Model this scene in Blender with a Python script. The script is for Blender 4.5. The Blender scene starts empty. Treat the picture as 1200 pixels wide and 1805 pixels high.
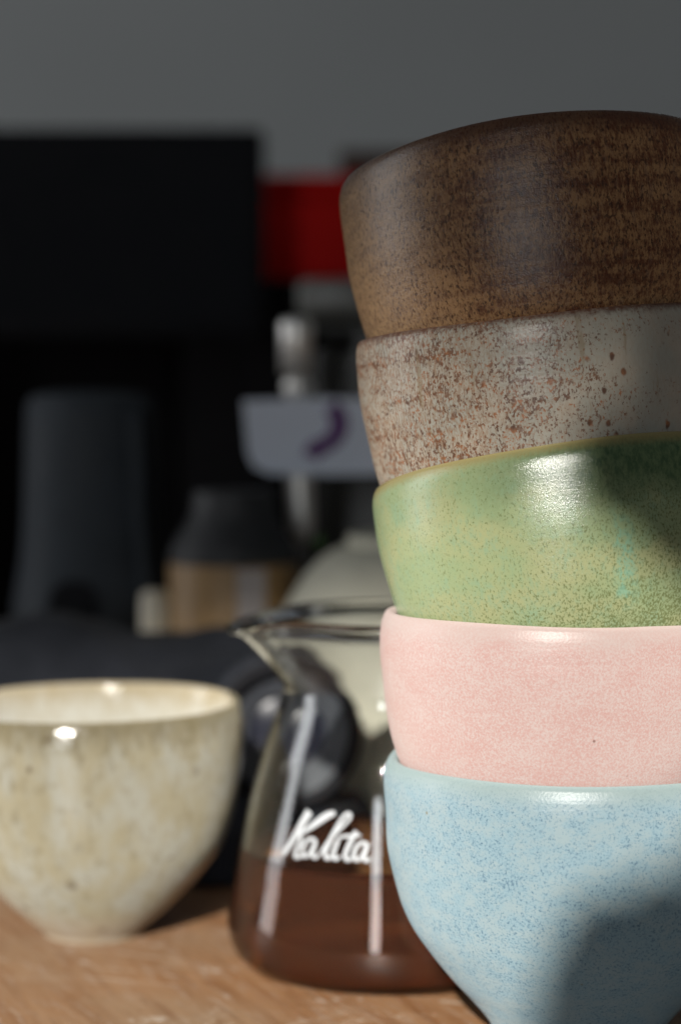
import bpy, bmesh, math, random
from mathutils import Vector, Matrix, noise
PI = math.pi; R = math.radians
sc = bpy.context.scene
col = sc.collection
MM = 0.001

# ------------------------------------------------------------------ camera
F_PX, CX, CY, CAM_Z = 4224.0, 600.0, 902.5, 0.178
PITCH = math.atan((902.5 - 635.0) / F_PX)
cd = bpy.data.cameras.new('camera')
cam = bpy.data.objects.new('camera', cd); col.objects.link(cam)
cd.sensor_fit = 'VERTICAL'; cd.sensor_height = 23.5; cd.sensor_width = 23.5
cd.lens = 55.0
cd.clip_start = 0.01; cd.clip_end = 100
cam.location = (0, 0, CAM_Z)
cam.rotation_euler = (PI / 2 - PITCH, 0, 0)
cd.dof.use_dof = True
cd.dof.focus_distance = 0.577
cd.dof.aperture_fstop = 4.5
sc.camera = cam

# ------------------------------------------------------------------ room light
w = bpy.data.worlds.new('World'); sc.world = w; w.use_nodes = True
w.node_tree.nodes['Background'].inputs[0].default_value = (0.86, 0.95, 1.0, 1)
w.node_tree.nodes['Background'].inputs[1].default_value = 0.029

AZ, EL = R(10.5), R(25)
SUN_DIR = Vector((-math.sin(AZ) * math.cos(EL), -math.cos(AZ) * math.cos(EL), math.sin(EL)))
SUN_POS = Vector((0.03, 0.60, 0.10)) + SUN_DIR * 7.0

def lamp(name, kind, loc, target, energy, color):
    l = bpy.data.lights.new(name, kind); l.energy = energy; l.color = color
    o = bpy.data.objects.new(name, l); col.objects.link(o)
    o.location = loc
    o.rotation_euler = (Vector(target) - Vector(loc)).to_track_quat('-Z', 'Y').to_euler()
    return l
# low sunlight that falls through the window behind the camera
sun = lamp('sunlight', 'SPOT', SUN_POS, (0.03, 0.60, 0.10), 2950, (1.0, 0.955, 0.885))
sun.spot_size = R(24); sun.spot_blend = 0.1; sun.shadow_soft_size = 0.03
# the bright pane of that window, and a second window far to the left
win = lamp('window_pane_light', 'AREA', (-0.75, -2.5, 0.62), (0.03, 0.65, 0.07), 14, (0.93, 0.97, 1.0))
win.shape = 'RECTANGLE'; win.size = 0.36; win.size_y = 1.1
sidew = lamp('side_window_light', 'AREA', (-2.3, 1.05, 0.60), (0.0, 0.95, 0.10), 12, (0.95, 0.97, 1.0))
sidew.shape = 'RECTANGLE'; sidew.size = 0.6; sidew.size_y = 1.5

sc.view_settings.view_transform = 'Standard'
sc.view_settings.look = 'None'
sc.view_settings.exposure = 0.0
sc.view_settings.gamma = 1.0
sc.cycles.max_bounces = 16; sc.cycles.transmission_bounces = 14; sc.cycles.glossy_bounces = 8
sc.cycles.transparent_max_bounces = 16
sc.cycles.caustics_refractive = True; sc.cycles.caustics_reflective = False
sc.cycles.blur_glossy = 0.3
sc.cycles.sample_clamp_indirect = 6.0
sc.cycles.use_denoising = True

# ------------------------------------------------------------------ helpers
def px(x, y, Y):
    """world point seen at photo pixel (x, y), at depth Y"""
    u = (x - CX) / F_PX; v = (CY - y) / F_PX
    d = Vector((u, math.cos(PITCH) + v * math.sin(PITCH), -math.sin(PITCH) + v * math.cos(PITCH)))
    return Vector((0, 0, CAM_Z)) + d * (Y / d.y)

def link(name, me, mat=None, parent=None):
    o = bpy.data.objects.new(name, me); col.objects.link(o)
    if mat: me.materials.append(mat)
    if parent: o.parent = parent
    return o

def from_bm(name, bm, mat, parent=None, smooth=True, angle=None):
    bmesh.ops.recalc_face_normals(bm, faces=bm.faces)
    me = bpy.data.meshes.new(name); bm.to_mesh(me); bm.free()
    for p in me.polygons: p.use_smooth = smooth
    if angle:
        me.set_sharp_from_angle(angle=angle)
    return link(name, me, mat, parent)

def tag(o, label, cat, group=None):
    o['label'] = label; o['category'] = cat
    if group: o['group'] = group
    return o

def empty(name, loc, label, cat, rot=(0, 0, 0), group=None):
    o = bpy.data.objects.new(name, None); col.objects.link(o)
    o.location = loc; o.rotation_euler = rot; o.empty_display_size = 0.02
    return tag(o, label, cat, group)

def smooth_profile(pts, n=6):
    """Catmull-Rom through the (r, z) points"""
    out = []
    for i in range(len(pts) - 1):
        p0 = pts[max(i - 1, 0)]; p1 = pts[i]; p2 = pts[i + 1]; p3 = pts[min(i + 2, len(pts) - 1)]
        for k in range(n):
            t = k / n
            out.append(tuple(0.5 * ((2 * p1[j]) + (-p0[j] + p2[j]) * t + (2 * p0[j] - 5 * p1[j] + 4 * p2[j] - p3[j]) * t * t
                                    + (-p0[j] + 3 * p1[j] - 3 * p2[j] + p3[j]) * t ** 3) for j in range(len(p1))))
    out.append(tuple(pts[-1]))
    return out

def lathe(bm, prof, seg=96, warp=None, s=MM, center=(0, 0, 0)):
    rings = []
    for (r, z) in prof:
        if r < 1e-4:
            rings.append([bm.verts.new((center[0], center[1], center[2] + z * s))]); continue
        ring = []
        for i in range(seg):
            a = 2 * PI * i / seg
            rr, zz = (r, z) if warp is None else warp(r, z, a)
            ring.append(bm.verts.new((center[0] + rr * s * math.cos(a), center[1] + rr * s * math.sin(a), center[2] + zz * s)))
        rings.append(ring)
    for A, B in zip(rings, rings[1:]):
        for i in range(seg):
            j = (i + 1) % seg
            if len(A) == 1 and len(B) == 1: continue
            if len(A) == 1: bm.faces.new((A[0], B[j], B[i]))
            elif len(B) == 1: bm.faces.new((A[i], A[j], B[0]))
            else: bm.faces.new((A[i], A[j], B[j], B[i]))
    return rings

def box(bm, x0, x1, y0, y1, z0, z1, bev=0.0):
    v = [bm.verts.new(p) for p in ((x0, y0, z0), (x1, y0, z0), (x1, y1, z0), (x0, y1, z0),
                                   (x0, y0, z1), (x1, y0, z1), (x1, y1, z1), (x0, y1, z1))]
    fs = [bm.faces.new([v[i] for i in q]) for q in ((0, 3, 2, 1), (4, 5, 6, 7), (0, 1, 5, 4), (1, 2, 6, 5), (2, 3, 7, 6), (3, 0, 4, 7))]
    if bev:
        es = list({e for f in fs for e in f.edges})
        bmesh.ops.bevel(bm, geom=es, offset=bev, segments=3, profile=0.5, affect='EDGES')

def tube(bm, pts, rad, seg=12, flat=None, cap=True):
    """a tube along pts; rad number or list; flat=(normal list, depth list) squashes it"""
    n = len(pts); rings = []
    up = None
    for i, p in enumerate(pts):
        t = (pts[min(i + 1, n - 1)] - pts[max(i - 1, 0)]).normalized()
        if flat:
            nn = flat[0][i]; b = t.cross(nn).normalized(); nn = b.cross(t).normalized()
        else:
            if up is None:
                up = Vector((0, 0, 1)) if abs(t.z) < 0.9 else Vector((1, 0, 0))
            b = t.cross(up).normalized(); nn = b.cross(t).normalized(); up = nn
        r = rad[i] if isinstance(rad, (list, tuple)) else rad
        d = flat[1] if flat else r
        rings.append([bm.verts.new(p + b * (r * math.cos(2 * PI * k / seg)) + nn * (d * math.sin(2 * PI * k / seg))) for k in range(seg)])
    for A, B in zip(rings, rings[1:]):
        for k in range(seg):
            j = (k + 1) % seg
            bm.faces.new((A[k], A[j], B[j], B[k]))
    if cap:
        bm.faces.new(rings[0][::-1]); bm.faces.new(rings[-1])

# ------------------------------------------------------------------ materials
class G:
    """a small node-graph builder"""
    def __init__(s, name):
        s.m = bpy.data.materials.new(name); s.m.use_nodes = True
        s.t = s.m.node_tree; s.t.nodes.clear()
        s.out = s.t.nodes.new('ShaderNodeOutputMaterial')
    def n(s, typ, ins=None, out=0, **kw):
        nd = s.t.nodes.new('ShaderNode' + typ)
        for k, v in kw.items(): setattr(nd, k, v)
        for k, v in (ins or {}).items(): s.put(nd.inputs[k], v)
        return nd.outputs[out]
    def put(s, sock, v):
        if isinstance(v, bpy.types.NodeSocket): s.t.links.new(v, sock)
        elif isinstance(v, (tuple, list)) and len(v) == 3 and sock.type == 'RGBA': sock.default_value = (*v, 1)
        else: sock.default_value = v
    def coord(s, scale=(1000, 1000, 1000), rot=(0, 0, 0)):
        c = s.n('TexCoord', out=3)
        return s.n('Mapping', {'Vector': c, 'Scale': scale, 'Rotation': rot})
    def noise(s, vec, scale, detail=3, rough=0.55, dist=0.0):
        return s.n('TexNoise', {'Vector': vec, 'Scale': scale, 'Detail': detail, 'Roughness': rough, 'Distortion': dist})
    def ramp(s, f, a, b, lo=0.0, hi=1.0):
        return s.n('MapRange', {'Value': f, 'From Min': a, 'From Max': b, 'To Min': lo, 'To Max': hi}, interpolation_type='SMOOTHSTEP')
    def mix(s, f, a, b, mode='MIX'):
        nd = s.t.nodes.new('ShaderNodeMix'); nd.data_type = 'RGBA'; nd.blend_type = mode
        s.put(nd.inputs[0], f); s.put(nd.inputs[6], a); s.put(nd.inputs[7], b)
        return nd.outputs[2]
    def m2(s, op, a, b=0.0):
        return s.n('Math', {0: a, 1: b}, operation=op)
    def sep(s, vec):
        nd = s.t.nodes.new('ShaderNodeSeparateXYZ'); s.t.links.new(vec, nd.inputs[0]); return nd.outputs
    def bump(s, h, strength, dist):
        return s.n('Bump', {'Height': h, 'Strength': strength, 'Distance': dist})
    def principled(s, **kw):
        nd = s.t.nodes.new('ShaderNodeBsdfPrincipled')
        for k, v in kw.items(): s.put(nd.inputs[k.replace('_', ' ')], v)
        return nd.outputs[0]
    def done(s, shader):
        s.t.links.new(shader, s.out.inputs[0]); return s.m

def glaze_finish(g, colr, rough, bumps, spec=0.5, coat=0.0):
    return g.done(g.principled(Base_Color=colr, Roughness=rough, Normal=bumps, Diffuse_Roughness=1.0,
                               Specular_IOR_Level=spec, Coat_Weight=coat, Coat_Roughness=0.17))

def throwing(g, v):
    """faint turning rings and wobble of a hand-thrown wall"""
    vs = g.n('VectorMath', {0: v, 1: (0.02, 0.02, 0.45)}, operation='MULTIPLY')
    return g.noise(vs, 1.0, 2)

def mat_brown():
    g = G('brown_glaze'); v = g.coord(); x, y, z = g.sep(v)
    st = g.n('VectorMath', {0: v, 1: (1, 1, 0.40)}, operation='MULTIPLY')
    fine = g.noise(st, 1.9, 4, 0.66)
    med = g.noise(st, 0.75, 4, 0.64)
    big = g.noise(g.n('VectorMath', {0: v, 1: (1, 1, 2.2)}, operation='MULTIPLY'), 0.06, 3, 0.6)
    band = throwing(g, v)
    f = g.m2('ADD', g.m2('MULTIPLY', big, 0.40), g.m2('MULTIPLY', fine, 0.60))
    f = g.m2('ADD', f, g.m2('MULTIPLY', med, 0.55))
    f = g.m2('ADD', f, g.m2('MULTIPLY', g.m2('SUBTRACT', band, 0.4), 0.34))
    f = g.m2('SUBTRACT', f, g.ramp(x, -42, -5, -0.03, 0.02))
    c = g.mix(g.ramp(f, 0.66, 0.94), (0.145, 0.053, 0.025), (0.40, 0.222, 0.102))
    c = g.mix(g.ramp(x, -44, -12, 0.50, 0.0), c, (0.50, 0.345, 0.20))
    grey = g.ramp(g.noise(st, 0.55, 3), 0.52, 0.70)
    c = g.mix(g.m2('MULTIPLY', grey, 0.22), c, (0.22, 0.16, 0.13))
    dk = g.ramp(g.noise(g.n('VectorMath', {0: v, 1: (1, 1, 0.6)}, operation='MULTIPLY'), 1.5, 3), 0.53, 0.64)
    c = g.mix(g.m2('MULTIPLY', dk, 0.80), c, (0.060, 0.027, 0.017))
    rim = g.ramp(g.m2('ADD', z, g.m2('MULTIPLY', med, 6.0)), 73.0, 80.0)
    c = g.mix(g.m2('MULTIPLY', rim, 0.85), c, (0.080, 0.036, 0.023))
    b = g.bump(g.noise(v, 2.4, 3, 0.62), 0.5, 0.00020)
    b = g.n('Bump', {'Height': band, 'Strength': 0.15, 'Distance': 0.0006, 'Normal': b})
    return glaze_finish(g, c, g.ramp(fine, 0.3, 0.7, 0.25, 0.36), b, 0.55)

def mat_speckle():
    g = G('speckled_white_glaze'); v = g.coord(); x, y, z = g.sep(v)
    st = g.n('VectorMath', {0: v, 1: (1, 1, 0.72)}, operation='MULTIPLY')
    fine = g.noise(st, 1.6, 3, 0.58)
    fin2 = g.noise(g.n('VectorMath', {0: v, 1: (1, 1, 0.35)}, operation='MULTIPLY'), 1.7, 3, 0.6)
    big = g.noise(g.n('VectorMath', {0: v, 1: (1, 1, 2.0)}, operation='MULTIPLY'), 0.06, 3, 0.55)
    band = throwing(g, v)
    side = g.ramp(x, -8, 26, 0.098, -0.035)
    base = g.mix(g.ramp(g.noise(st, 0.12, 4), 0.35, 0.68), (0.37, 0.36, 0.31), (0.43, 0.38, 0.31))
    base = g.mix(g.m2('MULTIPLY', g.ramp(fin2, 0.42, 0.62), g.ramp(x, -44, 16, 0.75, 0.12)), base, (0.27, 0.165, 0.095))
    f = g.m2('ADD', fine, g.m2('MULTIPLY', g.m2('SUBTRACT', big, 0.5), 0.32))
    f = g.m2('ADD', f, side)
    f = g.m2('ADD', f, g.m2('MULTIPLY', g.m2('SUBTRACT', band, 0.5), 0.22))
    sp = g.ramp(f, 0.605, 0.70)
    rust = g.mix(g.ramp(g.noise(v, 0.35, 2), 0.35, 0.7), (0.090, 0.034, 0.017), (0.33, 0.130, 0.050))
    c = g.mix(g.m2('MULTIPLY', sp, 0.88), base, rust)
    clump = g.ramp(g.m2('ADD', g.noise(st, 0.85, 3, 0.62), g.m2('ADD', g.m2('MULTIPLY', side, 0.6), g.m2('MULTIPLY', g.m2('SUBTRACT', big, 0.5), 0.5))), 0.62, 0.72)
    c = g.mix(g.m2('MULTIPLY', clump, 0.75), c, (0.15, 0.062, 0.030))
    dripn = g.noise(g.n('VectorMath', {0: v, 1: (1, 1, 0.12)}, operation='MULTIPLY'), 0.33, 4, 0.6)
    c = g.mix(g.m2('MULTIPLY', g.ramp(dripn, 0.60, 0.72), 0.5), c, (0.24, 0.17, 0.085))
    # larger round iron spots
    for scl, lo, hi, seed in ((0.20, 0.16, 0.25, 0.0), (0.125, 0.11, 0.18, 7.3), (0.155, 0.12, 0.20, 15.1)):
        vv = g.n('VectorMath', {0: st, 1: (seed, seed, seed)}, operation='ADD')
        vo = g.n('TexVoronoi', {'Vector': vv, 'Scale': scl, 'Randomness': 1.0}, out=0)
        spot = g.ramp(g.m2('ADD', vo, g.m2('MULTIPLY', g.noise(v, 0.8, 2), 0.12)), lo, hi, 1.0, 0.0)
        spot = g.m2('MULTIPLY', spot, g.ramp(g.noise(vv, 0.08, 1), 0.40, 0.52))
        c = g.mix(g.m2('MULTIPLY', spot, 0.9), c, rust)
    rim = g.ramp(g.m2('ADD', z, g.m2('MULTIPLY', g.noise(st, 0.9, 3), 3.4)), 76.0, 78.8)
    c = g.mix(rim, c, (0.115, 0.052, 0.033))
    b = g.bump(g.noise(v, 0.9, 3), 0.35, 0.0003)
    b = g.n('Bump', {'Height': band, 'Strength': 0.2, 'Distance': 0.0007, 'Normal': b})
    return glaze_finish(g, c, 0.38, b, 0.5)

def mat_green():
    g = G('green_glaze'); v = g.coord(); x, y, z = g.sep(v)
    st = g.n('VectorMath', {0: v, 1: (1, 1, 0.7)}, operation='MULTIPLY')
    fine = g.noise(st, 1.9, 4, 0.68)
    fin2 = g.noise(g.n('VectorMath', {0: v, 1: (1.0, 1.0, 0.55)}, operation='MULTIPLY'), 0.85, 4, 0.66)
    mid = g.noise(v, 0.13, 4, 0.62)
    big = g.noise(g.n('VectorMath', {0: v, 1: (1, 1, 1.8)}, operation='MULTIPLY'), 0.05, 3)
    c = g.mix(g.ramp(big, 0.36, 0.62), (0.305, 0.375, 0.205), (0.365, 0.385, 0.205))
    teal = g.m2('ADD', g.m2('MULTIPLY', mid, 0.5), g.m2('MULTIPLY', fin2, 0.5))
    c = g.mix(g.ramp(teal, 0.45, 0.66, 0.0, 0.62), c, (0.245, 0.375, 0.250))
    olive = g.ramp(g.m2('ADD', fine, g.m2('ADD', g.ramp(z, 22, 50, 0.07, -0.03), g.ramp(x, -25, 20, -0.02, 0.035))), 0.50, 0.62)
    c = g.mix(g.m2('MULTIPLY', olive, 0.80), c, (0.135, 0.160, 0.058))
    # darker green in a band under the lip, deepest towards the right
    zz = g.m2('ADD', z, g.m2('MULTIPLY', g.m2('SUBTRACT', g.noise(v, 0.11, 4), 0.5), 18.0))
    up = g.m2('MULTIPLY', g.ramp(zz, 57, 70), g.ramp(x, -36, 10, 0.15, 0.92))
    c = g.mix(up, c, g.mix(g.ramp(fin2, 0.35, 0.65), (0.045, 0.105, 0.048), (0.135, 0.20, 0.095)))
    # runs of turquoise glaze
    xx = g.m2('ADD', x, g.m2('MULTIPLY', g.m2('SUBTRACT', g.noise(st, 0.16, 4), 0.5), 9.0))
    dr = g.ramp(g.m2('ABSOLUTE', g.m2('SUBTRACT', xx, 7.8)), 0.2, 3.2, 1.0, 0.0)
    dr = g.m2('MULTIPLY', dr, g.m2('MULTIPLY', g.ramp(z, 33, 41), g.ramp(z, 50, 64, 1, 0)))
    dr = g.m2('MULTIPLY', dr, g.ramp(fin2, 0.38, 0.60, 0.10, 0.70))
    c = g.mix(dr, c, (0.22, 0.43, 0.32))
    rim = g.ramp(g.m2('ADD', z, g.m2('MULTIPLY', fine, 2.4)), 74.2, 77.6)
    c = g.mix(g.m2('MULTIPLY', rim, 0.9), c, (0.31, 0.25, 0.105))
    b = g.bump(g.noise(v, 2.4, 3, 0.7), 0.30, 0.00022)
    b = g.n('Bump', {'Height': throwing(g, v), 'Strength': 0.06, 'Distance': 0.0007, 'Normal': b})
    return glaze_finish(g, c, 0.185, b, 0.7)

def mat_pink():
    g = G('pink_glaze'); v = g.coord(); x, y, z = g.sep(v)
    fine = g.noise(v, 1.9, 5, 0.70)
    big = g.noise(g.n('VectorMath', {0: v, 1: (1, 1, 2)}, operation='MULTIPLY'), 0.07, 4, 0.6)
    f = g.m2('ADD', fine, g.m2('MULTIPLY', g.m2('SUBTRACT', big, 0.5), 0.26))
    c = g.mix(g.ramp(f, 0.36, 0.64), (0.545, 0.350, 0.320), (0.580, 0.485, 0.460))
    c = g.mix(g.ramp(g.m2('ADD', z, g.m2('MULTIPLY', big, 6)), 72.5, 78.5, 0, 0.7), c, (0.55, 0.455, 0.425))
    # a few pinholes
    vo = g.n('TexVoronoi', {'Vector': v, 'Scale': 0.09, 'Randomness': 1.0}, out=0)
    pin = g.ramp(vo, 0.018, 0.045, 1, 0)
    c = g.mix(g.m2('MULTIPLY', pin, 0.7), c, (0.20, 0.11, 0.09))
    b = g.bump(g.noise(v, 1.5, 3), 0.4, 0.0002)
    b = g.n('Bump', {'Height': throwing(g, v), 'Strength': 0.2, 'Distance': 0.0006, 'Normal': b})
    return glaze_finish(g, c, 0.40, b, 0.45)

def mat_blue():
    g = G('blue_glaze'); v = g.coord(); x, y, z = g.sep(v)
    fine = g.noise(v, 1.65, 5, 0.72)
    mid = g.noise(g.n('VectorMath', {0: v, 1: (1, 1, 1.5)}, operation='MULTIPLY'), 0.17, 5, 0.68)
    big = g.noise(g.n('VectorMath', {0: v, 1: (1, 1, 1.7)}, operation='MULTIPLY'), 0.055, 2)
    f = g.m2('ADD', fine, g.m2('MULTIPLY', g.m2('SUBTRACT', mid, 0.5), 0.22))
    f = g.m2('ADD', f, g.m2('MULTIPLY', g.m2('SUBTRACT', big, 0.5), 0.10))
    c = g.mix(g.ramp(mid, 0.38, 0.62), (0.345, 0.440, 0.470), (0.300, 0.425, 0.480))
    c = g.mix(g.ramp(f, 0.505, 0.585, 0, 0.62), c, (0.185, 0.300, 0.380))
    c = g.mix(g.ramp(f, 0.585, 0.66, 0, 0.75), c, (0.085, 0.155, 0.225))
    rim = g.ramp(g.m2('ADD', z, g.m2('MULTIPLY', mid, 6)), 74.0, 79.5)
    c = g.mix(g.m2('MULTIPLY', rim, 0.8), c, (0.34, 0.42, 0.41))
    vo = g.n('TexVoronoi', {'Vector': v, 'Scale': 0.085, 'Randomness': 1.0}, out=0)
    c = g.mix(g.ramp(vo, 0.02, 0.05, 0.7, 0), c, (0.23, 0.20, 0.12))
    b = g.bump(g.noise(v, 1.4, 3), 0.4, 0.0002)
    b = g.n('Bump', {'Height': throwing(g, v), 'Strength': 0.2, 'Distance': 0.0006, 'Normal': b})
    return glaze_finish(g, c, 0.38, b, 0.45)

def mat_cream():
    g = G('cream_glaze'); v = g.coord(); x, y, z = g.sep(v)
    ins = g.n('Attribute', attribute_name='inside', out=2)
    st = g.n('VectorMath', {0: v, 1: (1, 1, 0.5)}, operation='MULTIPLY')
    n1 = g.noise(st, 0.11, 5, 0.65)
    n2 = g.noise(st, 0.36, 4, 0.65)
    c = g.mix(g.ramp(n1, 0.36, 0.64), (0.395, 0.385, 0.325), (0.365, 0.328, 0.228))
    c = g.mix(g.ramp(n2, 0.48, 0.72, 0, 0.62), c, (0.235, 0.20, 0.120))
    for scl, lo, hi, seed, gate in ((0.075, 0.06, 0.27, 0.0, 0.42), (0.11, 0.04, 0.22, 11.7, 0.47)):
        vv = g.n('VectorMath', {0: v, 1: (seed, seed * 1.7, seed)}, operation='ADD')
        vo = g.n('TexVoronoi', {'Vector': vv, 'Scale': scl, 'Randomness': 1.0}, out=0)
        sp = g.ramp(g.m2('ADD', vo, g.m2('MULTIPLY', g.noise(v, 0.4, 3), 0.10)), lo, hi, 1, 0)
        sp = g.m2('MULTIPLY', sp, g.ramp(g.noise(vv, 0.05, 1), gate, gate + 0.1))
        c = g.mix(g.m2('MULTIPLY', sp, 0.88), c, (0.105, 0.070, 0.034))
    rim = g.ramp(g.m2('ADD', z, g.m2('MULTIPLY', n2, 14)), 68, 79)
    c = g.mix(g.m2('MULTIPLY', rim, 0.7), c, (0.175, 0.145, 0.080))
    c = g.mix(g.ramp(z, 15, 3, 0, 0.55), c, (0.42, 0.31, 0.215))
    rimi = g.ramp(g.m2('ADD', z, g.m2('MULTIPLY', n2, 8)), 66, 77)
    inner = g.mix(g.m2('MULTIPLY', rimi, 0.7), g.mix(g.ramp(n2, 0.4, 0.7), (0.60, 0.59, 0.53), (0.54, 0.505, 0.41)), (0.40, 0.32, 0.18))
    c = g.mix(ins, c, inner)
    b = g.bump(g.noise(v, 0.45, 3), 0.4, 0.0004)
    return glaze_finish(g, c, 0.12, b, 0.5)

def mat_plain(name, c, rough=0.5, metal=0.0, spec=0.5, var=0.25, scale=60, bump=0.0, coat=0.0):
    g = G(name); v = g.coord((1, 1, 1))
    f = g.noise(v, scale, 4)
    cc = g.mix(g.ramp(f, 0.3, 0.7), tuple(k * (1 - var) for k in c), tuple(min(1, k * (1 + var)) for k in c))
    kw = dict(Base_Color=cc, Roughness=g.ramp(f, 0.3, 0.7, rough * 0.85, min(1, rough * 1.15)), Metallic=metal, Specular_IOR_Level=spec, Coat_Weight=coat)
    if bump: kw['Normal'] = g.bump(g.noise(v, scale * 12, 3), bump, 0.0005)
    return g.done(g.principled(**kw))

def mat_wood():
    g = G('table_wood')
    v = g.coord((1, 1, 1), (0, 0, R(68)))
    def str_(a, b): return g.n('VectorMath', {0: v, 1: (a, b, 10)}, operation='MULTIPLY')
    grain = g.noise(str_(4.0, 46.0), 3.0, 6, 0.66, 0.9)
    flecks = g.noise(str_(30.0, 260.0), 1.7, 4, 0.66)
    pores = g.noise(str_(26.0, 520.0), 1.6, 3, 0.6)
    big = g.noise(v, 9.0, 4)
    c = g.mix(g.ramp(grain, 0.34, 0.66), (0.198, 0.094, 0.041), (0.270, 0.148, 0.074))
    c = g.mix(g.ramp(big, 0.40, 0.66, 0, 0.55), c, (0.240, 0.175, 0.115))
    c = g.mix(g.ramp(flecks, 0.50, 0.66, 0, 0.55), c, (0.285, 0.205, 0.150))
    c = g.mix(g.ramp(flecks, 0.44, 0.30, 0, 0.5), c, (0.150, 0.062, 0.026))
    c = g.mix(g.ramp(pores, 0.58, 0.72, 0, 0.6), c, (0.090, 0.045, 0.024))
    # pale scuffs and hair scratches in the varnish
    for ang, sx, sy, sd in ((25, 6.0, 42.0, 0.0), (-48, 7.0, 55.0, 4.0)):
        w2 = g.n('VectorMath', {0: g.n('VectorMath', {0: g.coord((1, 1, 1), (0, 0, R(ang))), 1: (sd, sd, 0)}, operation='ADD'), 1: (sx, sy, 1)}, operation='MULTIPLY')
        sc1 = g.noise(w2, 1.2, 3, 0.65, 1.0)
        scr = g.m2('MULTIPLY', g.ramp(g.m2('ABSOLUTE', g.m2('SUBTRACT', sc1, 0.5)), 0.0, 0.013, 1, 0), g.ramp(g.noise(g.n('VectorMath', {0: v, 1: (sd, 1 + sd, 0)}, operation='ADD'), 13, 2), 0.50, 0.62))
        c = g.mix(g.m2('MULTIPLY', scr, 0.75), c, (0.44, 0.35, 0.27))
    sm = g.m2('MULTIPLY', g.ramp(g.noise(v, 60, 4, 0.65), 0.60, 0.70), g.ramp(flecks, 0.40, 0.56))
    c = g.mix(g.m2('MULTIPLY', sm, 0.65), c, (0.46, 0.39, 0.33))
    b = g.bump(g.m2('ADD', g.m2('MULTIPLY', pores, -0.6), grain), 0.3, 0.0004)
    return g.done(g.principled(Base_Color=c, Roughness=g.ramp(flecks, 0.3, 0.7, 0.34, 0.52), Normal=b, Specular_IOR_Level=0.4, Diffuse_Roughness=0.8))

def mat_glass():
    g = G('clear_glass')
    v = g.coord()
    b = g.bump(g.noise(g.n('VectorMath', {0: v, 1: (1, 1, 0.30)}, operation='MULTIPLY'), 0.05, 1), 0.12, 0.0012)
    gl = g.n('BsdfGlass', {'Color': (0.995, 1.0, 0.995), 'Roughness': 0.0, 'IOR': 1.47, 'Normal': b})
    return g.done(gl)

def mat_coffee():
    g = G('coffee')
    gl = g.n('BsdfGlass', {'Color': (0.82, 0.42, 0.20), 'Roughness': 0.0, 'IOR': 1.33})
    df = g.n('BsdfDiffuse', {'Color': (0.25, 0.105, 0.062)})
    ms = g.t.nodes.new('ShaderNodeMixShader'); ms.inputs[0].default_value = 0.36
    g.t.links.new(gl, ms.inputs[1]); g.t.links.new(df, ms.inputs[2])
    return g.done(ms.outputs[0])

def mat_cloth():
    g = G('charcoal_knit'); v = g.coord()
    wv = g.n('TexWave', {'Vector': v, 'Scale': 0.16, 'Distortion': 2.5, 'Detail': 2, 'Detail Scale': 0.6}, wave_type='BANDS', bands_direction='X')
    n = g.noise(v, 0.03, 3)
    c = g.mix(g.ramp(n, 0.35, 0.65), (0.011, 0.013, 0.018), (0.026, 0.029, 0.038))
    c = g.mix(g.ramp(wv, 0.6, 0.95, 0, 0.5), c, (0.042, 0.046, 0.057))
    b = g.bump(g.m2('ADD', wv, g.noise(v, 0.8, 3)), 0.7, 0.0012)
    return g.done(g.principled(Base_Color=c, Roughness=0.85, Normal=b, Specular_IOR_Level=0.15, Sheen_Weight=0.05))

M_WOOD, M_GLASS, M_COFFEE, M_CLOTH = mat_wood(), mat_glass(), mat_coffee(), mat_cloth()
M_WALL = mat_plain('painted_wall', (0.52, 0.535, 0.53), 0.8, var=0.03, scale=3, spec=0.2)
M_BLACK = mat_plain('black_plastic', (0.013, 0.013, 0.016), 0.6, var=0.2, spec=0.12)
M_SCREEN = mat_plain('dark_screen', (0.015, 0.016, 0.019), 0.75, var=0.1, spec=0.08)
M_CAB = mat_plain('black_laminate', (0.012, 0.011, 0.012), 0.8, var=0.2, spec=0.08)
M_RED = mat_plain('red_card', (0.60, 0.010, 0.008), 0.7, var=0.08, scale=14, spec=0.08)
M_BROWNBOX = mat_plain('brown_card', (0.075, 0.035, 0.022), 0.6, var=0.2, scale=20)
M_TAUPE = mat_plain('grey_enamel', (0.045, 0.043, 0.038), 0.45, var=0.1)
M_CAP = mat_plain('pale_grey_enamel', (0.17, 0.17, 0.155), 0.4, var=0.1)
M_CHROME = mat_plain('brushed_steel', (0.92, 0.90, 0.86), 0.38, metal=0.6, var=0.05)
M_CARD = mat_plain('white_card', (0.74, 0.80, 0.92), 0.7, var=0.03, scale=20, spec=0.2)
M_PURPLE = mat_plain('purple_ink', (0.14, 0.05, 0.19), 0.7, var=0.1, spec=0.2)
M_FLASK = mat_plain('satin_black_steel', (0.050, 0.058, 0.068), 0.62, var=0.12, spec=0.18)
M_CANW = mat_plain('brown_wood', (0.33, 0.20, 0.085), 0.5, var=0.22, scale=40)
M_HOPPER = mat_plain('charcoal_plastic', (0.026, 0.027, 0.030), 0.6, var=0.15)
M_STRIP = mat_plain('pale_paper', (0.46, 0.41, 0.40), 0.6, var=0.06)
M_STONE = mat_plain('grey_beige_stoneware', (0.62, 0.60, 0.49), 0.75, var=0.08, scale=30, spec=0.2)
M_CANDLE = mat_plain('cream_wax', (0.75, 0.68, 0.54), 0.5, var=0.04)
M_LEAF = mat_plain('green_leaf', (0.05, 0.12, 0.03), 0.6, var=0.2)
M_LENS = mat_plain('black_rubber', (0.060, 0.066, 0.082), 0.5, var=0.15)
M_LENSRING = mat_plain('ribbed_grey_plastic', (0.085, 0.092, 0.108), 0.4, var=0.12)
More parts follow.
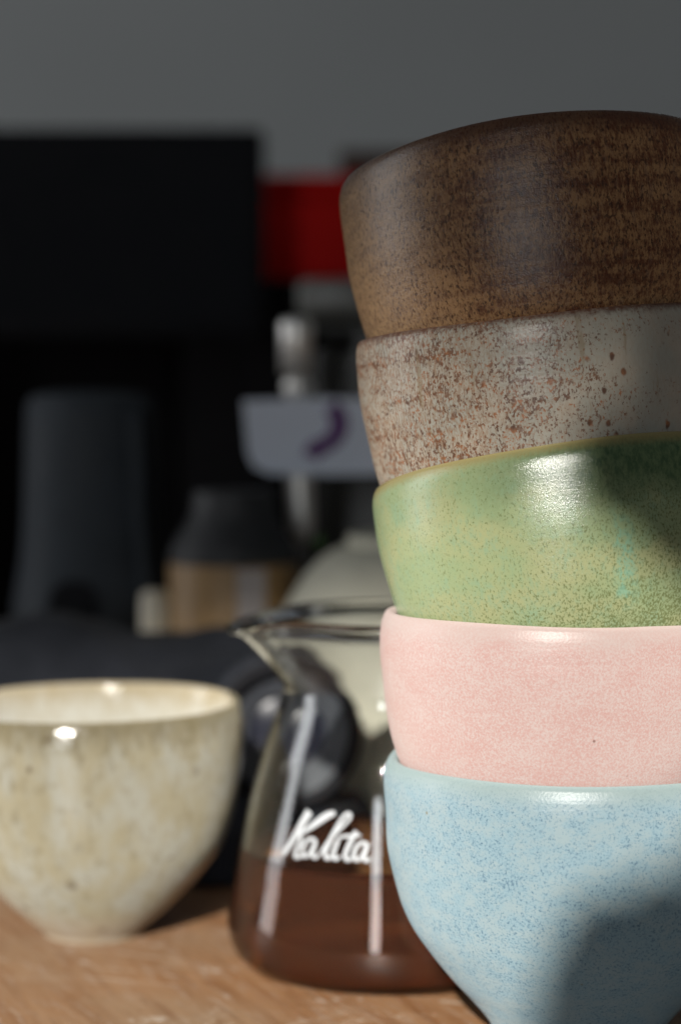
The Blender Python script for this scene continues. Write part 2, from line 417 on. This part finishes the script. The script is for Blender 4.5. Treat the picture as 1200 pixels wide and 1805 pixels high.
M_PRINT = mat_plain('white_print', (0.70, 0.73, 0.76), 0.45, var=0.02)
M_SHADE_PANEL = mat_plain('shade_panel_grey', (0.16, 0.15, 0.15), 0.9, var=0.1, spec=0.1)  # matt grey of the added shade panels

# ------------------------------------------------------------------ setting
bm = bmesh.new(); box(bm, -0.95, 0.95, 0.22, 2.05, -0.032, 0.0, 0.004)
from_bm('table', bm, M_WOOD, angle=R(30))['kind'] = 'structure'
bm = bmesh.new(); box(bm, -2.6, 2.6, 2.30, 2.36, -0.9, 2.2)
from_bm('wall', bm, M_WALL, smooth=False)['kind'] = 'structure'

# unseen panels added behind the camera, outlined to cast shade on the bowls
def shade(name, pts, Yo, mat, thick=0.012):
    """an unseen panel added at depth Yo to block sunlight; pts are where its edge's shadow falls, as (pixel x, pixel y, depth)"""
    vs = []
    for (x, y, Y) in pts:
        p = px(x, y, Y); k = (Yo - p.y) / (SUN_POS.y - p.y)
        vs.append(p + (SUN_POS - p) * k)
    bm = bmesh.new()
    a = [bm.verts.new(v) for v in vs]; b = [bm.verts.new(v - Vector((0, thick, 0))) for v in vs]
    bm.faces.new(a); bm.faces.new(b[::-1])
    for i in range(len(a)):
        j = (i + 1) % len(a); bm.faces.new((a[i], b[i], b[j], a[j]))
    o = from_bm(name, bm, mat, smooth=False); o['kind'] = 'structure'
    return o
shade('shade_panel_top', [(-9000, 270, .565), (420, 290, .565), (570, 470, .565), (720, 575, .565), (900, 605, .565), (1200, 680, .565), (1400, 740, .565), (5000, 900, .565), (5000, -16000, .565), (-9000, -16000, .565)], -2.8, M_SHADE_PANEL)  # added panel, edge shaped to dim the upper bowls and background
shade('shade_panel_right', [(1900, 1090, .575), (1330, 1060, .575), (1245, 1030, .575), (1190, 985, .575), (1130, 965, .572), (1080, 905, .572), (1030, 880, .570), (1002, 830, .568), (1006, 775, .568),
                         (1090, 700, .568), (1150, 480, .57), (1130, 300, .57), (1100, 60, .57), (1080, -500, .57), (1900, -500, .57)], -0.75, M_SHADE_PANEL)  # added panel, cut to shade the upper right of the stack
shade('shade_panel_low', [(1900, 1440, .58), (1290, 1465, .58), (1230, 1505, .58), (1195, 1565, .577), (1150, 1550, .576), (1110, 1590, .575), (1060, 1582, .57), (1000, 1618, .57), (985, 1665, .57),
                       (948, 1700, .572), (953, 1742, .575), (910, 1805, .58), (875, 1950, .59), (850, 5600, .62), (1900, 5600, .62)], -0.68, M_SHADE_PANEL)  # added panel, cut to shade the blue bowl's lower right

# ------------------------------------------------------------------ stacked bowls
def bowl_mesh(name, Rr, H, prof, seed, mat, seg=160, wall=3.0, rimdrop=0.0):
    """prof: outer (r, z) in mm from foot to lip, for lip radius 45.5 and height 77"""
    k, h = Rr / 45.5, H / 77.0
    outer = [(r * k, z * h) for r, z in prof]
    rtop, ztop = outer[-1]
    lip = [(rtop - 0.55, ztop + 0.75), (rtop - 1.4, ztop + 0.95), (rtop - 2.3, ztop + 0.55), (rtop - wall + 0.1, ztop - 0.8)]
    inner = [(max(r - wall - 0.4 * (1 - z / ztop), 6), max(z, 7.5)) for r, z in reversed(outer[2:-2])]
    inner = [p for p in inner if p[1] > 8.0] + [(12 * k, 7.6), (0, 7.0)]
    foot_r = outer[0][0]
    under = [(0, 2.6), (foot_r - 4.0, 2.4), (foot_r - 3.2, 0.1)]
    pr = under + smooth_profile(outer, 5) + lip + smooth_profile(inner, 3)
    rnd = random.Random(seed); p1, p2, p3 = (rnd.uniform(0, 6.28) for _ in range(3))
    def warp(r, z, a):
        t = z / ztop
        wob = 0.30 * math.sin(2 * a + p1) + 0.16 * math.sin(3 * a + p2) + 0.12 * math.sin(z * 0.35 + a + p3)
        return r + wob * t, z + (0.28 * math.sin(2 * a + p3) + 0.12 * math.sin(5 * a + p1)) * max(0, t - 0.6) / 0.4
    bm = bmesh.new(); lathe(bm, pr, seg, warp)
    return from_bm(name, bm, mat)

P_BASE = [(15.6, 0.0), (16.0, 1.5), (16.2, 4.5), (19.2, 9.0), (24.2, 14.7), (28.9, 20.2), (34.2, 26.8), (38.6, 33.6),
          (41.9, 41.7), (44.1, 52.6), (45.2, 62.7), (45.5, 69.5), (45.3, 73.5), (44.6, 75.9)]
P_BLUE = [(18.6, 0.0), (19.0, 1.5), (19.3, 4.5), (21.6, 9.0), (26.0, 14.7), (30.6, 20.2), (35.4, 26.8), (39.4, 33.6),
          (42.4, 41.7), (44.6, 52.6), (45.2, 62.7), (45.5, 69.5), (45.3, 73.5), (44.6, 75.9)]
P_STEEP = [(16.5, 0.0), (17.0, 1.5), (17.4, 4.5), (21.6, 9.0), (28.2, 14.7), (33.8, 20.2), (38.6, 26.8), (41.6, 33.6),
           (43.6, 41.7), (45.0, 52.6), (45.5, 62.7), (45.5, 70.5), (45.4, 74.2), (44.9, 76.2)]
P_STRAIGHT = [(16.5, 0.0), (17.0, 1.5), (17.4, 4.5), (21.2, 9.0), (27.2, 14.7), (32.6, 20.2), (37.6, 26.8), (40.9, 33.6),
              (43.0, 41.7), (44.6, 52.6), (45.4, 62.7), (45.5, 69.5), (45.2, 73.5), (44.6, 75.9)]

def place_bowl(name, xc, yc, a, Y, lean, roll, prof, seed, mat, label, H=77.0, yaw=0):
    rim = px(xc, yc, Y)
    Rr = a * Y / F_PX / MM
    o = bowl_mesh(name, Rr, H, prof, seed, mat)
    rot = Matrix.Rotation(R(-roll), 4, 'Y') @ Matrix.Rotation(R(-lean), 4, 'X')
    base = rim - rot @ Vector((0, 0, (H - 0.4) * MM))
    o.matrix_world = Matrix.Translation(base) @ rot @ Matrix.Rotation(R(yaw), 4, 'Z')
    tag(o, label, 'bowl', 'stoneware bowls in the leaning stack')
    return o

bb = place_bowl('bowl', 1020, 1329, 344, 0.610, 0.0, 0.0, P_BLUE, 1, mat_blue(),
                'pale blue speckled stoneware bowl at the bottom of the leaning stack')
bb.location.z = 0.0
place_bowl('bowl', 988, 1078, 320, 0.612, 1.0, 0.0, P_BASE, 2, mat_pink(),
           'matt pink stoneware bowl nested in the pale blue one')
place_bowl('bowl', 990, 829, 338, 0.618, 11.5, 6.9, P_BASE, 3, mat_green(),
           'green mottled stoneware bowl tilted inside the pink one')
place_bowl('bowl', 949, 573, 325, 0.620, 2.8, 5.6, P_STRAIGHT, 4, mat_speckle(),
           'off-white stoneware bowl with rust speckles between the brown and green ones')
place_bowl('bowl', 928, 300, 332, 0.630, 11.0, 6.3, P_STEEP, 5, mat_brown(),
           'dark brown mottled stoneware bowl on top of the leaning stack')

# ------------------------------------------------------------------ cream cup
P_CUP = [(15.2, 0.0), (15.8, 1.2), (17.2, 2.6), (21.2, 6.0), (28.0, 12.6), (34.8, 20.3), (40.4, 28.8), (43.9, 39.6),
         (45.6, 50.0), (46.6, 60.0), (46.5, 66.0), (45.9, 69.5), (45.2, 71.6)]
def cup():
    outer = smooth_profile(P_CUP, 5)
    ztop = 71.6
    lip = [(44.7, 72.3), (44.0, 72.5), (43.3, 72.1), (42.7, 70.8)]
    inner = [(42.6, 66), (42.4, 60), (41.5, 50), (39.6, 39.6), (36, 29), (30, 20.5), (22, 13), (12, 8.6), (0, 7.6)]
    def warp(r, z, a):
        t = max(0.0, z / ztop)
        return r + (0.5 * math.sin(2 * a + 0.6) + 0.25 * math.sin(3 * a + 2)) * t, z + (0.9 * math.cos(a - 0.5) + 0.25 * math.sin(3 * a)) * max(0, t - 0.3)
    bm = bmesh.new(); lathe(bm, [(0, 2.2), (11.5, 2.0), (12.4, 0.1)] + outer + lip + smooth_profile(inner, 4), 144, warp)
    o = from_bm('cup', bm, mat_cream())
    at = o.data.attributes.new('inside', 'FLOAT', 'POINT')
    def out_r(z):
        for (r0, z0), (r1, z1) in zip(outer, outer[1:]):
            if z0 <= z <= z1: return r0 + (r1 - r0) * (z - z0) / max(z1 - z0, 1e-6)
        return 44.2
    for vtx in o.data.vertices:
        rr, zz = math.hypot(vtx.co.x, vtx.co.y) / MM, vtx.co.z / MM
        at.data[vtx.index].value = 1.0 if (rr < out_r(min(zz, 71.0)) - 1.6 and zz > 5) else 0.0
    o.location = (-0.0768, 0.737, 0)
    return tag(o, 'glossy cream cup with brown spots standing left of the glass carafe', 'cup')
cup()

# ------------------------------------------------------------------ glass carafe
CC = Vector((0.0155, 0.704, 0.0))
SPOUT = PI + R(14)
P_JUG = [(40.0, 0.0), (43.6, 0.9), (46.6, 3.6), (48.4, 7.6), (49.0, 11.5), (48.5, 16.0), (46.9, 24.0), (44.9, 36.0), (42.2, 49.0),
         (38.5, 62.7), (34.6, 74.0), (32.9, 79.0), (32.4, 83.0), (33.3, 88.0), (35.4, 94.0), (37.2, 98.4), (38.5, 100.4), (39.4, 101.6)]
def jug_warp(r, z, a):
    if z > 82 and r > 20:
        d = math.atan2(math.sin(a - SPOUT), math.cos(a - SPOUT))
        t = (z - 82) / 20.0
        s = math.exp(-(d / 0.30) ** 2)
        pinch = -0.9 * math.exp(-((abs(d) - 0.72) / 0.25) ** 2)
        return r + (9.2 * s + pinch) * t + 0.8 * s * max(0, z - 100) / 3, z - 1.8 * s * t * t - 1.0 * s * max(0, r - 37) / 2.5 * (z > 100)
    return r, z
def jug_radius(z):
    pr = smooth_profile(P_JUG, 6)
    for (r0, z0), (r1, z1) in zip(pr, pr[1:]):
        if z0 <= z <= z1: return r0 + (r1 - r0) * (z - z0) / max(z1 - z0, 1e-6)
    return pr[-1][0]
carafe = empty('carafe', CC, 'clear glass coffee carafe half full of brown coffee behind the bowl stack', 'carafe')
outer = smooth_profile(P_JUG, 6)
WALL = 1.9
inner_p = [(38.0, 3.0), (42.0, 3.9), (44.9, 6.2), (46.5, 9.0), (47.1, 11.8), (46.6, 16.0), (45.0, 24.0), (43.0, 36.0), (40.3, 49.0),
           (36.6, 62.7), (32.7, 74.0), (31.0, 79.0), (30.5, 83.0), (31.3, 88.0), (33.4, 94.0), (35.2, 98.6), (36.0, 100.6)]
inner = smooth_profile(inner_p, 6)
bm = bmesh.new()
lathe(bm, [(0, 1.4), (26, 1.2), (36, 0.3)] + outer + [(39.7, 102.5), (39.3, 103.4), (38.2, 103.8), (37.0, 103.3), (36.2, 102.2)] + inner[::-1] + [(26, 3.0), (0, 3.4)], 160, jug_warp)
from_bm('glass_body', bm, M_GLASS, carafe)
# handle, away from the spout
hd = SPOUT + PI; hv = Vector((math.cos(hd), math.sin(hd), 0))
hp = smooth_profile([(33.2, 80), (40, 86), (54, 87), (65, 78), (68, 62), (63, 45), (54, 33), (45.8, 29)], 6)
bm = bmesh.new(); tube(bm, [hv * (r * MM) + Vector((0, 0, z * MM)) for r, z in hp], [0.0046 if 3 < i < len(hp) - 4 else 0.0055 for i in range(len(hp))], 14)
from_bm('handle', bm, M_GLASS, carafe)
# coffee
LEVEL = 33.5
cf = [p for p in inner if p[1] < LEVEL - 0.5]
cf = [(r + 0.35, z) for r, z in cf]
rl = cf[-1][0]
bm = bmesh.new()
lathe(bm, [(0, 3.1), (30, 2.7)] + cf + [(rl - 0.05, LEVEL + 1.3), (rl - 0.45, LEVEL + 0.75), (rl - 1.0, LEVEL + 0.3), (rl - 2.2, LEVEL), (rl * 0.6, LEVEL - 0.05), (0, LEVEL - 0.05)], 128)
from_bm('coffee', bm, M_COFFEE, carafe)['label'] = 'brown coffee filling the lower part of the carafe'

# lettering on the glass: each stroke is given as it lies on the glass front (photo crop points), then laid on the wall
def on_glass(cx_, cy_):
    x, y = 380 + cx_ / 3.75, 1140 + cy_ / 3.75
    o = Vector((0, 0, CAM_Z)); d = (px(x, y, 1.0) - o)
    t = 0.60
    for _ in range(400):
        p = o + d * t - CC
        rr = math.hypot(p.x, p.y) / MM
        if rr <= jug_radius(p.z / MM): break
        t += 0.0004
    lo, hi = t - 0.0004, t
    for _ in range(14):
        t = (lo + hi) / 2; p = o + d * t - CC
        if math.hypot(p.x, p.y) / MM <= jug_radius(p.z / MM): hi = t
        else: lo = t
    nrm = Vector((p.x, p.y, 0)).normalized()
    nrm = (nrm + Vector((0, 0, 0.2))).normalized()
    return p, nrm
STROKES = [
    ([(622, 1088), (578, 1160), (520, 1262), (468, 1345), (446, 1372)], [33, 31, 26, 22, 18]),
    ([(790, 1098), (735, 1118), (660, 1170), (600, 1212), (556, 1240)], [17, 28, 25, 18, 12]),
    ([(556, 1238), (566, 1262), (556, 1300), (534, 1350), (528, 1384), (548, 1392), (572, 1378)], [13, 17, 18, 18, 17, 14, 10]),
    ([(664, 1284), (632, 1268), (600, 1290), (578, 1335), (582, 1378), (606, 1384), (634, 1346), (662, 1284), (650, 1330), (640, 1372), (660, 1394), (688, 1372)],
     [13, 13, 15, 16, 15, 13, 12, 16, 17, 16, 14, 9]),
    ([(688, 1372), (760, 1268), (838, 1190), (888, 1132), (884, 1104), (858, 1112), (816, 1172), (762, 1272), (726, 1356), (738, 1400), (772, 1384)],
     [9, 10, 11, 12, 13, 14, 16, 18, 18, 15, 9]),
    ([(812, 1274), (790, 1330), (778, 1380), (796, 1404), (826, 1384)], [16, 17, 17, 14, 9]),
    ([(930, 1218), (896, 1284), (864, 1352), (858, 1392), (878, 1412), (906, 1390)], [16, 18, 18, 17, 13, 9]),
    ([(806, 1262), (860, 1252), (912, 1252), (962, 1246)], [10, 12, 12, 9]),
    ([(1004, 1306), (972, 1294), (938, 1316), (916, 1362), (922, 1404), (946, 1408), (974, 1370), (1004, 1304), (990, 1356), (982, 1400), (1002, 1416), (1030, 1396)],
     [13, 13, 15, 16, 15, 13, 12, 16, 17, 16, 13, 8]),
]
bm = bmesh.new()
for si, (pts, ws) in enumerate(STROKES):
    sp = smooth_profile([(*p, wd) for p, wd in zip(pts, ws)], 5)
    P, Nn, W = [], [], []
    for (a, b_, wd) in sp:
        p, n_ = on_glass(a, b_)
        P.append(p + n_ * (0.00013 + 0.000012 * si)); Nn.append(n_); W.append(0.93 * wd / 3.75 / 6.35 * MM)
    tube(bm, P, W, 8, flat=(Nn, 0.00005))
from_bm('lettering', bm, M_PRINT, carafe)['label'] = 'white cursive lettering on the side of the carafe'

# ------------------------------------------------------------------ behind: charcoal cloth and lens
def heap(x, y):
    """height (mm) of the cloth at x, y (mm)"""
    ridge = math.exp(-((y - 884) / 30.0) ** 4)
    top = 77 + 4 * math.sin(x * 0.045 + 1) + 2.5 * math.sin(x * 0.11)
    endx = 1 / (1 + math.exp((x + 6) / 5.0))
    hgt = top * ridge * endx
    front = 26.0 * math.exp(-((y - 838) / 32.0) ** 4) / (1 + math.exp((x - 14) / 3.0))
    hgt = max(hgt, front)
    n_ = noise.fractal(Vector((x * 0.022, y * 0.05, 3.1)), 1.0, 2.0, 3)
    return max(0.0, hgt + n_ * 7.0 * min(1, hgt / 20))
bm = bmesh.new(); NX, NY = 130, 52
grid = []
for i in range(NX + 1):
    x = -300 + 335 * i / NX; rowv = []
    for j in range(NY + 1):
        y = 798 + 128 * j / NY
        edge = i in (0, NX) or j in (0, NY)
        rowv.append(bm.verts.new((x * MM, y * MM, 0.0005 if edge else max(0.0015, heap(x, y) * MM))))
    grid.append(rowv)
for i in range(NX):
    for j in range(NY):
        bm.faces.new((grid[i][j], grid[i + 1][j], grid[i + 1][j + 1], grid[i][j + 1]))
bm.faces.new([grid[i][0] for i in range(NX, -1, -1)] + [grid[0][j] for j in range(1, NY + 1)] + [grid[i][NY] for i in range(1, NX + 1)] + [grid[NX][j] for j in range(NY - 1, 0, -1)])
tag(from_bm('folded_cloth', bm, M_CLOTH), 'charcoal knitted cloth heaped behind the cream cup', 'cloth')

lens = empty('camera_lens', (-0.0215, 0.835, 0.051), 'dark ribbed camera lens lying on the charcoal cloth behind the carafe', 'camera lens', rot=(PI / 2, 0, R(6)))
bm = bmesh.new(); lathe(bm, [(20.4, 24.5), (20.6, 27.0), (24.6, 27.6), (25.4, 26.4), (25.2, 22.6), (22.5, 22.6)], 64)
from_bm('front_ring', bm, M_BLACK, lens)
bm = bmesh.new(); lathe(bm, [(11.5, 15.2), (12.0, 17.2)] + [(12.0 + 0.65 * k, 17.2 + 0.55 * k + (0.5 if k % 2 else 0)) for k in range(1, 13)] + [(20.5, 24.6)], 64)
from_bm('inner_cone', bm, M_LENSRING, lens)
bm = bmesh.new(); lathe(bm, [(0, 17.0), (4, 16.8), (8, 16.2), (11.6, 15.1)], 48)
from_bm('front_glass', bm, mat_plain('coated_lens_glass', (0.02, 0.022, 0.035), 0.25, var=0.05), lens)
bm = bmesh.new()
lathe(bm, [(22.4, 22.6), (22.4, -22), (20, -24), (0, -24)], 64)
from_bm('barrel', bm, M_LENS, lens)
bm = bmesh.new()
lathe(bm, [(22.3, 17), (23.9, 16.4), (23.9, -6.4), (22.3, -7)], 120, lambda r, z, a: (r + (0.5 if math.sin(a * 30) > 0 else -0.2) * (r > 23), z))
from_bm('focus_ring', bm, M_LENS, lens, smooth=False)

# ------------------------------------------------------------------ behind: canister, flask, candle, stone bowl
grinder = empty('coffee_grinder', (-0.042, 0.945, 0), 'wooden hand grinder with a black tapered top behind the cloth', 'coffee grinder')
bm = bmesh.new(); lathe(bm, [(0, 0), (25.5, 0), (26, 1), (26, 97), (25.5, 98.5), (0, 98.5)], 64)
from_bm('wooden_base', bm, M_CANW, grinder, angle=R(35))
bm = bmesh.new(); lathe(bm, [(0, 98.6), (25.6, 98.6), (25.9, 101), (24, 106), (19.5, 113), (16.8, 118), (16.4, 124), (15.6, 126.5), (0, 127)], 64)
from_bm('hopper', bm, M_HOPPER, grinder, angle=R(35))
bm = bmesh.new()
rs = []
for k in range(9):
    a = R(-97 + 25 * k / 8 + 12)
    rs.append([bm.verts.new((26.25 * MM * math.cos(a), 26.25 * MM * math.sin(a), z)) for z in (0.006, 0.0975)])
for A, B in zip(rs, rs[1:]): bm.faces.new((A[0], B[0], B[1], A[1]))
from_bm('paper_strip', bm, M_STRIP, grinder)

flask = empty('coffee_flask', (-0.104, 1.0, 0), 'tall satin black flask with slim side rib left of the grinder', 'flask')
bm = bmesh.new(); lathe(bm, [(0, 0), (33, 0), (34, 2), (33, 76), (31.5, 84), (29.5, 96), (28.4, 110), (27.2, 150), (26.6, 160), (24, 163.5), (15, 165), (0, 165.5)], 72)
from_bm('body', bm, M_FLASK, flask, angle=R(35))
bm = bmesh.new()
tube(bm, [Vector((0.0195, -0.0205, 0.158)), Vector((0.0205, -0.0215, 0.150)), Vector((0.0215, -0.0222, 0.112)), Vector((0.0232, -0.0232, 0.094)), Vector((0.0245, -0.0242, 0.080)), Vector((0.0250, -0.0242, 0.060))], 0.0034, 10)
from_bm('highlight', bm, M_FLASK, flask)  # raised bar shaped to stand in for the body's edge highlight
bm = bmesh.new()
arch = [(-11, 0)] + [(-9.5 * math.cos(PI * k / 10), 14 + 7 * math.sin(PI * k / 10)) for k in range(11)] + [(11, 0)]
fr = [bm.verts.new((x_ * MM, 0, z_ * MM)) for x_, z_ in arch]; bk = [bm.verts.new((x_ * MM, 0.008, z_ * MM)) for x_, z_ in arch]
bm.faces.new(fr); bm.faces.new(bk[::-1])
for k in range(len(fr)):
    q = (k + 1) % len(fr); bm.faces.new((fr[k], bk[k], bk[q], fr[q]))
plate = from_bm('arch_opening_plate', bm, M_BLACK, flask, smooth=False); plate.location = (-0.004, -0.0350, 0.068)  # black plate standing in for the dark inside the base's arch opening

candle = empty('candle', (-0.0683, 0.935, 0), 'slim cream candle standing behind the cloth beside the grinder', 'candle')
candle.location = (-0.0728, 0.905 + 0.037, 0)
bm = bmesh.new(); lathe(bm, [(0, 0), (6.0, 0), (6.2, 1), (6.2, 83), (5.6, 86), (3.5, 87.5), (0, 87)], 28)
from_bm('wax', bm, M_CANDLE, candle)
bm = bmesh.new(); tube(bm, [Vector((0, 0, 0.086)), Vector((0.0003, 0, 0.090)), Vector((0.001, 0, 0.0925))], 0.0007, 8)
from_bm('wick', bm, M_BLACK, candle)

sb = empty('stone_bowl', (0.0285, 0.918, 0), 'upturned grey-beige stoneware bowl behind the carafe rim', 'bowl')
bm = bmesh.new(); lathe(bm, [(0, 104), (44, 0), (58, 0.0), (59.5, 2), (59, 40), (57.5, 70), (54, 88), (47, 103), (38, 113.5), (31, 117.5), (27, 118.2)], 80)
bm.free(); bm = bmesh.new()
lathe(bm, [(56, 0.0), (59.0, 0.0), (60, 2)] + smooth_profile([(60, 4), (59.5, 40), (57, 62), (52.5, 78), (45, 92), (37, 101.5), (30, 106), (26, 107)], 4)
      + [(26, 110.5), (25, 111.5), (22, 111.5), (21.5, 108), (0, 107.5)], 96)
from_bm('shell', bm, M_STONE, sb, angle=R(40))
bm = bmesh.new()
ring = [(0, 0), (1.0, 1.0), (1.4, 2.6), (0.9, 4.4), (0, 5.6)]
lv = [bm.verts.new((x_ * MM, 0.6 * MM * math.sin(y_), y_ * MM)) for x_, y_ in ring] + [bm.verts.new((-x_ * MM, 0.6 * MM * math.sin(y_) + 0.0008, y_ * MM)) for x_, y_ in ring[-2:0:-1]]
f = bm.faces.new(lv)
ext = bmesh.ops.extrude_face_region(bm, geom=[f])
for v_ in ext['geom']:
    if isinstance(v_, bmesh.types.BMVert): v_.co.y += 0.0006
lf = from_bm('leaf', bm, M_LEAF, None, smooth=False)
lf.location = px(556, 962, 0.872); lf.rotation_euler = (R(-38), R(40), 0)
tag(lf, 'small green leaf lying on the shoulder of the stoneware bowl', 'leaf')

# ------------------------------------------------------------------ behind: coffee machine with steam wand, tag
mc = empty('coffee_machine', (0.045, 1.10, 0), 'dark grey coffee machine with steel steam wand behind the bowl stack', 'coffee machine')
bm = bmesh.new(); box(bm, -0.066, 0.075, -0.045, 0.10, 0.0, 0.196, 0.006)
from_bm('body', bm, M_TAUPE, mc, angle=R(35))
bm = bmesh.new(); box(bm, -0.064, -0.020, -0.040, 0.02, 0.197, 0.214, 0.004)
from_bm('top_cap', bm, M_CAP, mc, angle=R(35))
wx, wy = -0.0635, -0.105
def mcp(x, y, Y): return px(x, y, Y) - Vector(mc.location)
YW = 0.985
top, ballp, tip = mcp(522, 566, YW), mcp(525, 684, YW), mcp(532, 948, YW)
wand = bpy.data.meshes.new('x'); bpy.data.meshes.remove(wand)
bm = bmesh.new(); tube(bm, [top + Vector((0, 0, 0.001)), top, mcp(522, 575, YW), mcp(523, 660, YW)], [0.0045, 0.0064, 0.0068, 0.0066], 24)
sw = from_bm('steam_wand', bm, M_CHROME, mc)
bm = bmesh.new(); bmesh.ops.create_uvsphere(bm, u_segments=24, v_segments=16, radius=0.0062); bmesh.ops.translate(bm, verts=bm.verts, vec=ballp)
from_bm('ball_joint', bm, M_CHROME, sw)
bm = bmesh.new(); tube(bm, [ballp, mcp(527, 800, YW), mcp(530, 900, YW), mcp(531, 932, YW), tip, tip - Vector((0, 0, 0.0025))], [0.005, 0.0055, 0.0055, 0.0053, 0.0045, 0.0022], 20)
from_bm('pipe', bm, M_CHROME, sw)
bm = bmesh.new(); tube(bm, [top - Vector((0, 0, 0.008)), top + Vector((0.010, 0.035, -0.008)), Vector((-0.040, -0.040, top.z - 0.008))], 0.004, 12)
from_bm('arm', bm, M_BLACK, sw)

# the tag hanging on the wand
tg = empty('paper_tag', px(527, 770, 0.968), 'white paper tag with a purple mark hanging on the steam wand', 'tag')
c0 = Vector(tg.location)
def tp(x, y): q = px(x, y, 0.968) - c0; return q
bm = bmesh.new()
outl = [(428, 706), (560, 701), (692, 703), (692, 836), (560, 838), (475, 836), (448, 824), (436, 800)]
a_ = [bm.verts.new(tp(*p) + Vector((0, 0, 0))) for p in outl]; b_ = [bm.verts.new(tp(*p) + Vector((0, 0.0009, 0))) for p in outl]
bm.faces.new(a_); bm.faces.new(b_[::-1])
for i in range(len(a_)):
    j = (i + 1) % len(a_); bm.faces.new((a_[i], b_[i], b_[j], a_[j]))
from_bm('card', bm, M_CARD, tg, smooth=False)
bm = bmesh.new()
mp = smooth_profile([(582, 716, 14), (597, 735, 15), (596, 760, 15), (580, 780, 14), (556, 792, 15), (548, 806, 15)], 5)
Pm = [tp(a, b) - Vector((0, 0.0004, 0)) for a, b, _ in mp]
tube(bm, Pm, [q[2] / F_PX * 0.968 for q in mp], 10, flat=([Vector((0, -1, 0))] * len(mp), 0.0003))
from_bm('purple_mark', bm, M_PURPLE, tg)

# ------------------------------------------------------------------ far: monitor, boxes, cabinet
mon = empty('monitor', (-0.245, 1.27, 0), 'large flat black monitor against the grey wall', 'monitor')
x1 = px(464, 300, 1.25).x + 0.245; zt, zb = px(464, 226, 1.25).z, px(464, 596, 1.25).z
bm = bmesh.new(); box(bm, -0.235, x1, -0.02, 0.012, zb, zt, 0.003)
from_bm('casing', bm, M_BLACK, mon, angle=R(35))
bm = bmesh.new(); box(bm, -0.228, x1 - 0.007, -0.0215, -0.019, zb + 0.010, zt - 0.007)
from_bm('screen', bm, M_SCREEN, mon, smooth=False)
bm = bmesh.new(); box(bm, -0.03, 0.03, 0.013, 0.03, 0.008, zb + 0.05, 0.003)
from_bm('stand', bm, M_BLACK, mon, angle=R(35))
bm = bmesh.new(); box(bm, -0.11, 0.11, -0.06, 0.08, 0.0, 0.008, 0.002)
from_bm('foot', bm, M_BLACK, mon, angle=R(35))

cab = empty('cabinet', (-0.10, 1.55, 0), 'low black cabinet in the dark under the monitor', 'cabinet')
bm = bmesh.new(); box(bm, -0.62, 0.62, -0.06, 0.30, 0.0, px(300, 612, 1.49).z + 0.03, 0.003)
from_bm('carcass', bm, M_CAB, cab, angle=R(35))
for s_ in (-1, 1):
    bm = bmesh.new(); box(bm, min(s_ * 0.004, s_ * 0.61), max(s_ * 0.004, s_ * 0.61), -0.070, -0.0605, 0.01, px(300, 612, 1.49).z + 0.02, 0.002)
    from_bm('door', bm, M_CAB, cab, angle=R(35))

YR = 1.34
xa, xb = px(455, 400, YR).x, px(640, 400, YR).x
zr0, zr1 = px(500, 492, YR).z, px(500, 308, YR).z
bx = empty('storage_box', ((xa + xb) / 2, YR, 0), 'black storage box underneath the red box', 'box')
hw = (xb - xa) / 2
bm = bmesh.new(); box(bm, -hw, hw + 0.03, 0, 0.10, 0, zr0 - 0.014, 0.003); from_bm('tray', bm, M_CAB, bx, angle=R(35))
bm = bmesh.new(); box(bm, -hw - 0.002, hw + 0.032, -0.002, 0.102, zr0 - 0.0135, zr0 - 0.0005, 0.003); from_bm('lid', bm, M_CAB, bx, angle=R(35))
rb = empty('red_box', ((xa + xb) / 2, YR, zr0), 'plain red box right of the monitor on the black storage box', 'box')
bm = bmesh.new(); box(bm, -hw, hw + 0.02, 0.0, 0.09, 0.0, (zr1 - zr0) * 0.78, 0.002); from_bm('tray', bm, M_RED, rb, angle=R(35))
bm = bmesh.new(); box(bm, -hw - 0.001, hw + 0.021, -0.001, 0.091, (zr1 - zr0) * 0.78 + 0.0003, zr1 - zr0, 0.002); from_bm('lid', bm, M_RED, rb, angle=R(35))
xc0 = px(600, 280, YR).x
wb = empty('brown_box', (xc0 + 0.03, YR, zr1), 'dark brown flat box lying on the red box', 'box')
bm = bmesh.new(); box(bm, -0.03, 0.04, 0.008, 0.085, 0.0005, px(620, 262, YR).z - zr1 - 0.006, 0.0015); from_bm('tray', bm, M_BROWNBOX, wb, angle=R(35))
bm = bmesh.new(); box(bm, -0.031, 0.041, 0.007, 0.086, px(620, 262, YR).z - zr1 - 0.0055, px(620, 262, YR).z - zr1, 0.0015); from_bm('lid', bm, M_BROWNBOX, wb, angle=R(35))
